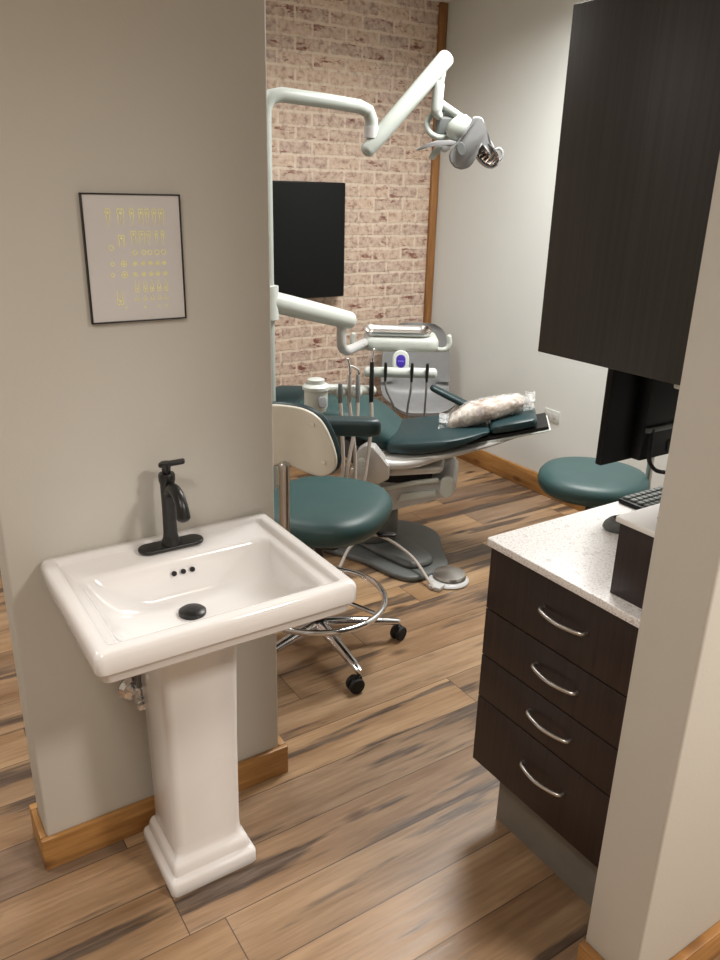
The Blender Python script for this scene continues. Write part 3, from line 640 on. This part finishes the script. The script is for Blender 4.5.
RM = Matrix.Translation((x, -0.03, z)) @ Matrix.Rotation(R(-8), 4, 'X') @ Matrix.Rotation(R(42), 4, 'Y') @ Matrix.Rotation(R(90), 4, 'X') @ Matrix.Rotation(R(90), 4, 'Z')
obj('reflector', hp(xf(rf, RM)), 'chrome', head, label='mirrored reflector bowl')
hs = lathe([(0.0, -0.05), (0.04, -0.045), (0.07, -0.015), (0.073, 0.02), (0.071, 0.034), (0.068, 0.03), (0.0, -0.015)], 28, sx=0.52, sy=0.88)
obj('reflector_housing', hp(xf(hs, RM)), 'gray', head)
ribs = BM()
for k in range(-2, 3): tube([(-0.026, k * 0.018, 0.028), (0.0, k * 0.018, 0.016), (0.026, k * 0.018, 0.028)], 0.003, 6, bm=ribs)
obj('reflector_ribs', hp(xf(ribs, RM)), 'bronze', head, label='tan striped lens ribs')
x, z = K(580, 410)
obj('handle', hp(tube([(x + 0.018 * cos(a), -0.03, z + 0.024 * sin(a)) for a in [2 * pi * k / 18 for k in range(18)]], 0.006, 8, True)), 'gray', head)
wg = plate([(30, 392), (90, 362), (165, 338), (265, 335), (300, 345), (275, 368), (180, 360), (120, 376), (45, 400)], -0.05, -0.03, 0.5, 0.004)
obj('handle', hp(wg), 'gray', head, label='gray wing shaped positioning handle')
wg = plate([(118, 440), (150, 380), (180, 365), (212, 368), (195, 405), (155, 450)], -0.02, -0.008, 0.3, 0.003)
obj('switch_tab', hp(wg), 'armwhite', head)
wg = plate([(165, 360), (270, 350), (262, 385), (235, 405), (205, 400), (212, 370)], -0.012, 0.0, 0.3, 0.003)
obj('lower_cover', hp(wg), 'lgray', head)

# ------------------------------------------------------------------ delivery unit on a beam
UR = R(-33.5); UC = Vector((2.34, 3.2, 0.0))
du = thing('delivery_unit', 'white dental delivery unit with steel tray top and small purple display', 'dental unit', UC, UR)
ui = (Matrix.Translation(UC) @ Matrix.Rotation(UR, 4, 'Z')).inverted()
bpts = [(1.444, 2.90, 1.226), (1.60, 2.915, 1.184), (1.75, 2.935, 1.144), (1.868, 2.945, 1.112)]
obj('support_beam', xf(tube(bpts, [0.043, 0.043, 0.041, 0.039], 20), ui), 'white', du)
obj('beam_collar', xf(lathe([(0.028, 1.15), (0.045, 1.152), (0.045, 1.285), (0.028, 1.288)], 22, (1.444, 2.90, 0)), ui), 'white', du)
obj('drop_arm', xf(tube([(1.828, 2.945, 1.10), (1.828, 2.945, 1.045), (1.838, 2.955, 0.995), (1.885, 2.99, 0.968), (1.98, 3.08, 0.955), (2.16, 3.24, 0.945)], 0.022, 14, smooth=5), ui), 'lgray', du)
obj('body', rslab(0, 0, 0.19, 0.13, 0.06, 0.905, 0.978, 0.028), 'white', du)
for s in (-1, 1): obj('handle', tube([(s * 0.17, -0.06, 0.918), (s * 0.20, -0.08, 0.915), (s * 0.232, -0.085, 0.925), (s * 0.243, -0.085, 0.955), (s * 0.238, -0.085, 0.985)], 0.0125, 12, smooth=5), 'white', du)
dp = obj('display', xf(rslab(0, 0, 0.041, 0.056, 0.040, -0.012, 0.012, 0.008), Matrix.Translation((0.0, -0.150, 0.866)) @ Matrix.Rotation(R(72), 4, 'X')), 'white', du)
obj('screen', xf(rslab(0, 0, 0.023, 0.032, 0.022, 0.010, 0.0145, 0.002), Matrix.Translation((0.0, -0.150, 0.866)) @ Matrix.Rotation(R(72), 4, 'X')), 'purple', dp, label='purple oval screen')
gl = BM()
for i, (x, w) in enumerate(((-0.010, 0.006), (0.0, 0.005), (0.010, 0.006))): box(x - w / 2, x + w / 2, -0.003, 0.003, 0.0143, 0.0150, bm=gl)
obj('screen_text', xf(gl, Matrix.Translation((0.0, -0.150, 0.866)) @ Matrix.Rotation(R(72), 4, 'X')), 'glyph', dp)
obj('holder_bar', tube([(-0.165, -0.165, 0.814), (0.165, -0.165, 0.814)], 0.026, 16), 'white', du)
obj('bar_mount', tube([(0, -0.09, 0.92), (0, -0.12, 0.86), (0, -0.15, 0.824)], 0.022, 12, smooth=4), 'white', du)
tr = thing('instrument_tray', 'shallow stainless steel tray on top of the white delivery unit', 'tray', UC + Vector((0, 0, 0.9785)), UR)
lp = [rrect(-0.015, 0.0, 0.150 + i, 0.105 + i, 0.03 + i, z, 6) for i, z in ((0, 0.0), (0.010, 0.014), (0.013, 0.022), (0.018, 0.0235), (0.0185, 0.025), (0.012, 0.0245), (0.008, 0.016), (-0.003, 0.003))]
obj('pan', loft(lp), 'steel', tr)
# handpieces hanging from the unit
def handpiece(x, label, drop, sway):
    t = thing('handpiece', label, 'dental handpiece', UC + Matrix.Rotation(UR, 3, 'Z') @ Vector((x, -0.194, 0.835)), UR, 'handpieces on the delivery unit')
    obj('body', tube([(0, 0, -0.06), (0, 0, 0.0), (0, -0.002, 0.03)], [0.006, 0.009, 0.007], 10, smooth=3), 'black', t)
    obj('hose', tube([(0, 0, -0.06), (0.0 + sway * 0.2, 0.0, -0.11), (sway, 0.02, -0.20), (sway * 1.3, 0.05, -drop)], 0.0055, 8, smooth=5), 'dhose', t)
    return t
handpiece(-0.075, 'black handpiece leftmost in the delivery unit holder bar', 0.30, 0.05)
handpiece(0.055, 'black handpiece hanging right of the purple display on the holder bar', 0.34, -0.012)
handpiece(0.130, 'black handpiece at the right end of the delivery unit holder bar', 0.36, 0.0)

# ------------------------------------------------------------------ assistant's arm
aa = thing('instrument_holder', 'white assistant instrument arm with holder bar beside the teal dental chair', 'instrument holder', (1.60, 2.76, 0))
ai = Matrix.Translation((-1.60, -2.76, 0))
obj('support_arm', xf(tube([(1.444, 2.90, 0.72), (1.49, 2.86, 0.74), (1.575, 2.78, 0.77)], 0.026, 14, smooth=4), ai), 'white', aa)
obj('post_collar', xf(lathe([(0.028, 0.66), (0.045, 0.662), (0.045, 0.775), (0.028, 0.778)], 20, (1.444, 2.90, 0)), ai), 'white', aa)
obj('canister', xf(lathe([(0.0, 0.775), (0.042, 0.777), (0.050, 0.80), (0.050, 0.865), (0.058, 0.872), (0.058, 0.884), (0.05, 0.892), (0.036, 0.896), (0.036, 0.912), (0.026, 0.916), (0, 0.916)], 28, (1.592, 2.76, 0)), ai), 'white', aa)
obj('canister_port', xf(rslab(0, 0, 0.02, 0.024, 0.016, 0, 0.012, 0.004), ai @ Matrix.Translation((1.588, 2.709, 0.825)) @ Matrix.Rotation(R(80), 4, 'X')), 'gray', aa)
obj('holder_bar', xf(tube([(1.64, 2.755, 0.867), (1.862, 2.735, 0.838)], 0.0215, 14), ai), 'white', aa)
for x in (1.70, 1.775): obj('holder_clip', xf(tube([(x - 0.012, 2.75 - (x - 1.64) * .09, 0.859 - (x - 1.64) * 0.13), (x + 0.012, 2.748 - (x - 1.64) * .09, 0.856 - (x - 1.64) * 0.13)], 0.025, 14), ai), 'white', aa)
def tool(x, z, label, top, tip, mat, hosepts, name='suction_handpiece'):
    p = Vector((x, 2.714, z)); t = thing(name, label, 'dental handpiece', p, 0, 'instruments on the assistant arm')
    obj('body', tube([(0, 0, -0.045), (0, 0, 0.01), (0.0, 0.002, top)], [0.009, 0.011, 0.009], 12), mat, t)
    if tip: obj('tip', tube([(0, 0.002, top), (0.0, 0, top + 0.02), (tip[0] * 0.5, 0, top + 0.02 + tip[1] * 0.7), (tip[0], 0, top + 0.02 + tip[1])], [0.008, 0.008, 0.006, 0.006], 10, smooth=4), 'chrome', t)
    obj('hose', tube([(0, 0, -0.04)] + hosepts, 0.0085, 8, smooth=6), 'hose', t)
tool(1.684, 0.855, 'gray saliva ejector nearest the canister on the assistant arm', 0.035, None, 'dgray', [(0.0, -0.015, -0.14), (0.0, -0.03, -0.33), (-0.02, -0.03, -0.50)])
tool(1.728, 0.850, 'chrome syringe with bent tip, second from the canister on the assistant arm', 0.075, (-0.012, 0.05), 'steel', [(0.006, -0.015, -0.14), (0.018, -0.03, -0.30), (0.0, -0.04, -0.46), (-0.06, 0.0, -0.60)], 'air_water_syringe')
tool(1.772, 0.845, 'gray suction handpiece, third from the canister on the assistant arm', 0.075, (-0.05, 0.025), 'gray', [(-0.012, -0.015, -0.12), (-0.05, -0.03, -0.24), (-0.075, -0.035, -0.36), (-0.09, 0.0, -0.52)])
tool(1.842, 0.838, 'tall black and chrome suction handpiece at the far end of the assistant arm bar', 0.13, (0.008, 0.035), 'black', [(-0.006, -0.015, -0.12), (-0.03, -0.03, -0.28), (-0.065, -0.04, -0.42), (-0.14, 0.0, -0.58)])

# ------------------------------------------------------------------ rolling stools
def star_base(t, hub, casters, Rr=0.31, start=0.0):
    obj('gas_column', lathe([(0, 0.09), (0.028, 0.09), (0.028, 0.30), (0.018, 0.305), (0.018, 0.50), (0, 0.50)], 20), 'black', t)
    obj('hub', lathe([(0, 0.07), (0.042, 0.072), (0.046, 0.10), (0.038, 0.125), (0, 0.128)], 22), 'chrome', t)
    for k in range(5):
        a = start + 2 * pi * k / 5; c, s = cos(a), sin(a)
        L = []
        for rr, z, w, hh in ((0.03, 0.105, 0.026, 0.026), (0.12, 0.103, 0.023, 0.021), (0.22, 0.094, 0.018, 0.017), (Rr, 0.084, 0.015, 0.012), (Rr + 0.012, 0.083, 0.008, 0.008)):
            L.append([Vector((c * rr - s * w * cos(q), s * rr + c * w * cos(q), z + hh * sin(q))) for q in [2 * pi * i / 12 for i in range(12)]])
        lg_ = obj('leg', loft(L), 'chrome', t)
        b = BM()
        tw = a + 0.7 + k
        for sd in (-1, 1):
            e = lathe([(0, -0.009), (0.026, -0.009), (0.029, -0.005), (0.029, 0.005), (0.026, 0.009), (0, 0.009)], 20)
            join(b, xf(e, Matrix.Translation((c * Rr, s * Rr, 0.029)) @ Matrix.Rotation(tw, 4, 'Z') @ Matrix.Translation((0.012, sd * 0.013, 0)) @ Matrix.Rotation(R(90), 4, 'X')))
        join(b, xf(box(-0.012, 0.026, -0.012, 0.012, 0.03, 0.062, 0.008), Matrix.Translation((c * Rr, s * Rr, 0)) @ Matrix.Rotation(tw, 4, 'Z')))
        tube([(c * Rr, s * Rr, 0.05), (c * Rr, s * Rr, 0.085)], 0.006, 8, bm=b)
        obj('caster', b, 'rubber', lg_, label='black twin wheel caster')
def seat_pad(t, cx, cy, rx, ry, z0, z1, name='seat', p=2.5):
    L = []
    for f, z in ((0.80, z0), (0.92, z0 + 0.008), (0.985, z0 + 0.3 * (z1 - z0)), (1.0, z0 + 0.5 * (z1 - z0)), (0.985, z0 + 0.7 * (z1 - z0)), (0.93, z0 + 0.87 * (z1 - z0)), (0.82, z0 + 0.96 * (z1 - z0)), (0.6, z1), (0.3, z1 - 0.003)):
        lp = []
        for k in range(40):
            a = 2 * pi * k / 40; c, s = cos(a), sin(a)
            lp.append(Vector((cx + rx * f * math.copysign(abs(c) ** (2 / p), c), cy + ry * f * math.copysign(abs(s) ** (2 / p), s), z)))
        L.append(lp)
    return obj(name, loft(L), 'teal', t)

SA = math.atan2(0.6, 0.8); SH = Vector((1.30, 2.23, 0))
st = thing('assistant_stool', 'teal stool with white backed backrest and chrome foot ring beside the sink wall', 'stool', SH, SA)
si = (Matrix.Translation(SH) @ Matrix.Rotation(SA, 4, 'Z')).inverted()
a0 = math.atan2(2.118 - 2.23, 1.588 - 1.30) - SA
star_base(st, SH, None, 0.31, a0)
obj('foot_ring', tube([(0.25 * cos(a), 0.25 * sin(a), 0.215) for a in [2 * pi * k / 40 for k in range(40)]], 0.0115, 12, True), 'chrome', st)
b = BM()
for k in range(3):
    a = 0.4 + 2 * pi * k / 3; tube([(0.02 * cos(a), 0.02 * sin(a), 0.235), (0.13 * cos(a), 0.13 * sin(a), 0.23), (0.247 * cos(a), 0.247 * sin(a), 0.216)], 0.008, 8, bm=b)
lathe([(0.029, 0.215), (0.036, 0.217), (0.036, 0.253), (0.029, 0.255)], 20, bm=b)
obj('ring_spokes', b, 'chrome', st)
seat_pad(st, 0.06, 0.0, 0.265, 0.235, 0.505, 0.605)
obj('seat_plate', rslab(0.0, 0, 0.13, 0.12, 0.03, 0.485, 0.508, 0.004), 'black', st)
obj('lever', xf(join(tube([(0.05, -0.05, 0.487), (0.10, -0.20, 0.475)], 0.006, 8), xf(rslab(0, 0, 0.035, 0.016, 0.014, -0.006, 0.006, 0.004), Matrix.Translation((0.105, -0.225, 0.472)) @ Matrix.Rotation(R(-70), 4, 'Z'))), Matrix.Identity(4)), 'black', st)
# backrest upright behind the seat (local -x)
b = tube([(-0.05, 0.0, 0.49), (-0.18, 0.0, 0.488), (-0.255, 0, 0.50), (-0.282, 0, 0.55), (-0.284, 0, 0.70), (-0.284, 0, 0.835)], 0.0175, 12, smooth=5)
obj('back_upright', b, 'steel', st)
def bent_panel(out, x0, x1, curve, e=0.006):
    """panel in the y-z plane, thickness x0..x1, bent toward +x at its sides"""
    bm = outline_slab(out, x0, x1, e, inner=(0.8, 0.6, 0.4, 0.2, 0.05))
    for v in bm.verts:
        y, z, x = v.co.x, v.co.y, v.co.z
        v.co = Vector((x + curve * y * y, y, z))
    return bm
bo = catmull([(-0.162, 0.868, 0), (-0.143, 0.935, 0), (-0.112, 0.990, 0), (-0.065, 1.019, 0), (0.0, 1.026, 0), (0.065, 1.019, 0), (0.112, 0.990, 0), (0.143, 0.935, 0), (0.162, 0.868, 0), (0.154, 0.826, 0), (0.115, 0.806, 0), (0.06, 0.817, 0), (0.0, 0.832, 0), (-0.06, 0.817, 0), (-0.115, 0.806, 0), (-0.154, 0.826, 0)], 6, True)
bk = obj('backrest', bent_panel([(p.x * 1.03, 0.9 + (p.y - 0.9) * 1.03) for p in bo], -0.262, -0.222, 0.9, 0.022), 'teald', st)
obj('back_shell', bent_panel([(p.x, p.y) for p in bo], -0.275, -0.258, 0.9, 0.006), 'shell', bk, label='off white backrest shell')
for y, z in ((-0.09, 0.975), (-0.125, 0.855), (0.09, 0.975), (0.125, 0.855)):
    e = lathe([(0, 0), (0.008, 0), (0.007, 0.003), (0, 0.004)], 12); obj('screw_cap', xf(e, Matrix.Translation((-0.2745 + 0.9 * y * y, y, z)) @ Matrix.Rotation(R(-90), 4, 'Y')), 'shell', bk)
# torso arm on the near side (local -y) reaching forward
ap = catmull([(1.16, 2.165, 0), (1.25, 2.115, 0), (1.33, 2.064, 0), (1.385, 2.028, 0), (1.422, 2.032, 0), (1.432, 2.070, 0), (1.40, 2.108, 0), (1.33, 2.152, 0), (1.25, 2.195, 0), (1.17, 2.22, 0)], 6, True)
obj('torso_arm', xf(outline_slab([(p.x, p.y) for p in ap], 0.885, 0.945, 0.020, 4), si), 'teald', st)
obj('torso_arm_bracket', tube([(-0.20, 0.0, 0.86), (-0.16, 0.01, 0.87), (-0.09, 0.01, 0.89)], 0.011, 10, smooth=4), 'black', st)

S2 = Vector((2.575, 2.07, 0))
s2 = thing('operator_stool', 'round teal operator stool between the counter and the white wall', 'stool', S2, R(125))
star_base(s2, S2, None, 0.29, 0.3)
seat_pad(s2, 0, 0, 0.235, 0.235, 0.455, 0.55, p=2.2)
obj('seat_plate', rslab(0.0, 0, 0.11, 0.11, 0.03, 0.435, 0.458, 0.004), 'lgray', s2)
# upright to a backrest on its camera-right side
u2 = (Matrix.Translation(S2) @ Matrix.Rotation(R(125), 4, 'Z')).inverted()
obj('back_upright', xf(tube([(2.60, 2.04, 0.44), (2.70, 1.945, 0.435), (2.735, 1.92, 0.46), (2.738, 1.917, 0.56), (2.735, 1.92, 0.86)], 0.0135, 12, smooth=5), u2), 'steel', s2)
bk2 = outline_slab([(p.x * 0.75, p.y) for p in bo], -0.02, 0.03, 0.02)
for v in bk2.verts: v.co = Vector((v.co.z, v.co.x, v.co.y - 0.06))
obj('backrest', xf(bk2, u2 @ Matrix.Translation((2.755, 1.90, 0)) @ Matrix.Rotation(R(-42), 4, 'Z')), 'teald', s2)

# ------------------------------------------------------------------ guest chair in the corner
GC = Vector((2.88, 3.72, 0)); gr_ = R(-28)
gc = thing('guest_chair', 'gray molded guest chair with light wooden legs in the corner by the brick wall', 'chair', GC, gr_)
L = []
prof = [(-0.20, 0.40, 0.17), (-0.205, 0.425, 0.19), (-0.12, 0.43, 0.215), (0.02, 0.42, 0.22), (0.12, 0.425, 0.22), (0.175, 0.46, 0.22), (0.20, 0.55, 0.22), (0.215, 0.68, 0.215), (0.225, 0.78, 0.20), (0.235, 0.85, 0.165), (0.24, 0.885, 0.11)]
bm = BM(); nx = 16; V = []; W = []
for d, z, w in resample(prof, 4):
    rowv = []; roww = []
    for i in range(nx + 1):
        s = -1 + 2 * i / nx; lift = 0.05 * s ** 4; fwd = -0.05 * s * s if z > 0.5 else 0
        p = Vector((s * w, d + fwd, z + (lift if z < 0.5 else 0)))
        nrm = Vector((0, 0.012, 0)) if z > 0.5 else Vector((0, 0.004, -0.012))
        rowv.append(bm.verts.new(p)); roww.append(bm.verts.new(p + nrm))
    V.append(rowv); W.append(roww)
for j in range(len(V) - 1):
    for i in range(nx):
        bm.faces.new((V[j][i], V[j][i + 1], V[j + 1][i + 1], V[j + 1][i])); bm.faces.new((W[j][i], W[j + 1][i], W[j + 1][i + 1], W[j][i + 1]))
    bm.faces.new((V[j][0], V[j + 1][0], W[j + 1][0], W[j][0])); bm.faces.new((V[j][nx], W[j][nx], W[j + 1][nx], V[j + 1][nx]))
for i in range(nx):
    bm.faces.new((V[0][i], W[0][i], W[0][i + 1], V[0][i + 1])); bm.faces.new((V[-1][i], V[-1][i + 1], W[-1][i + 1], W[-1][i]))
obj('shell', bm, 'gray', gc, 50)
for x, y in ((-1, -1), (1, -1), (-1, 1), (1, 1)):
    obj('leg', tube([(x * 0.12, y * 0.10, 0.415), (x * 0.19, y * 0.19, 0.0)], [0.017, 0.010], 12, round_end=False), 'lightwood', gc)
b = tube([(-0.12, -0.1, 0.405), (0.12, 0.1, 0.405)], 0.010, 8); tube([(0.12, -0.1, 0.405), (-0.12, 0.1, 0.405)], 0.010, 8, bm=b); obj('under_frame', b, 'black', gc)

# ------------------------------------------------------------------ ceiling lights
def area(name, loc, sxx, syy, power, col, spread=180):
    l = bpy.data.lights.new(name, 'AREA'); l.shape = 'RECTANGLE'; l.size = sxx; l.size_y = syy; l.energy = power; l.color = col; l.spread = R(spread)
    o = bpy.data.objects.new(name, l); COL.objects.link(o); o.location = loc; return o
WARM = (1.0, 0.945, 0.87); NEUT = (1.0, 0.985, 0.95)
area('ceiling_lamp', (1.75, -0.7, 2.66), 0.4, 0.4, 64, WARM, 150)
area('ceiling_lamp', (-0.4, 0.2, 2.66), 0.4, 0.4, 19, WARM, 150)
area('ceiling_lamp', (2.55, 2.3, 2.66), 1.0, 0.5, 62, NEUT, 165)
area('ceiling_lamp', (0.9, 3.3, 2.66), 0.6, 0.6, 14, NEUT, 160)
area('ceiling_lamp', (-0.9, 2.6, 2.66), 0.6, 0.6, 24, NEUT)
w = bpy.data.worlds.new('World'); S.world = w; w.use_nodes = True
w.node_tree.nodes['Background'].inputs[0].default_value = (1, 0.95, 0.88, 1); w.node_tree.nodes['Background'].inputs[1].default_value = 0.3

# ------------------------------------------------------------------ camera
f_px, pitch, roll, yaw = 775.256, 0.355839635, 0.024231908, 0.986796162
cam = bpy.data.cameras.new('Camera'); co = bpy.data.objects.new('Camera', cam); COL.objects.link(co)
fwd = Vector((cos(yaw) * cos(pitch), sin(yaw) * cos(pitch), -sin(pitch))); right = Vector((sin(yaw), -cos(yaw), 0)); up = right.cross(fwd)
r2 = right * cos(roll) + up * sin(roll); u2_ = up * cos(roll) - right * sin(roll)
mt = Matrix((r2, u2_, -fwd)).transposed().to_4x4(); mt.translation = (0, 0, 1.65); co.matrix_world = mt
cam.sensor_fit = 'HORIZONTAL'; cam.sensor_width = 36; cam.lens = f_px / 720 * 36; cam.clip_start = 0.05
S.camera = co
S.view_settings.view_transform = 'Standard'; S.view_settings.look = 'None'; S.view_settings.exposure = 0.0
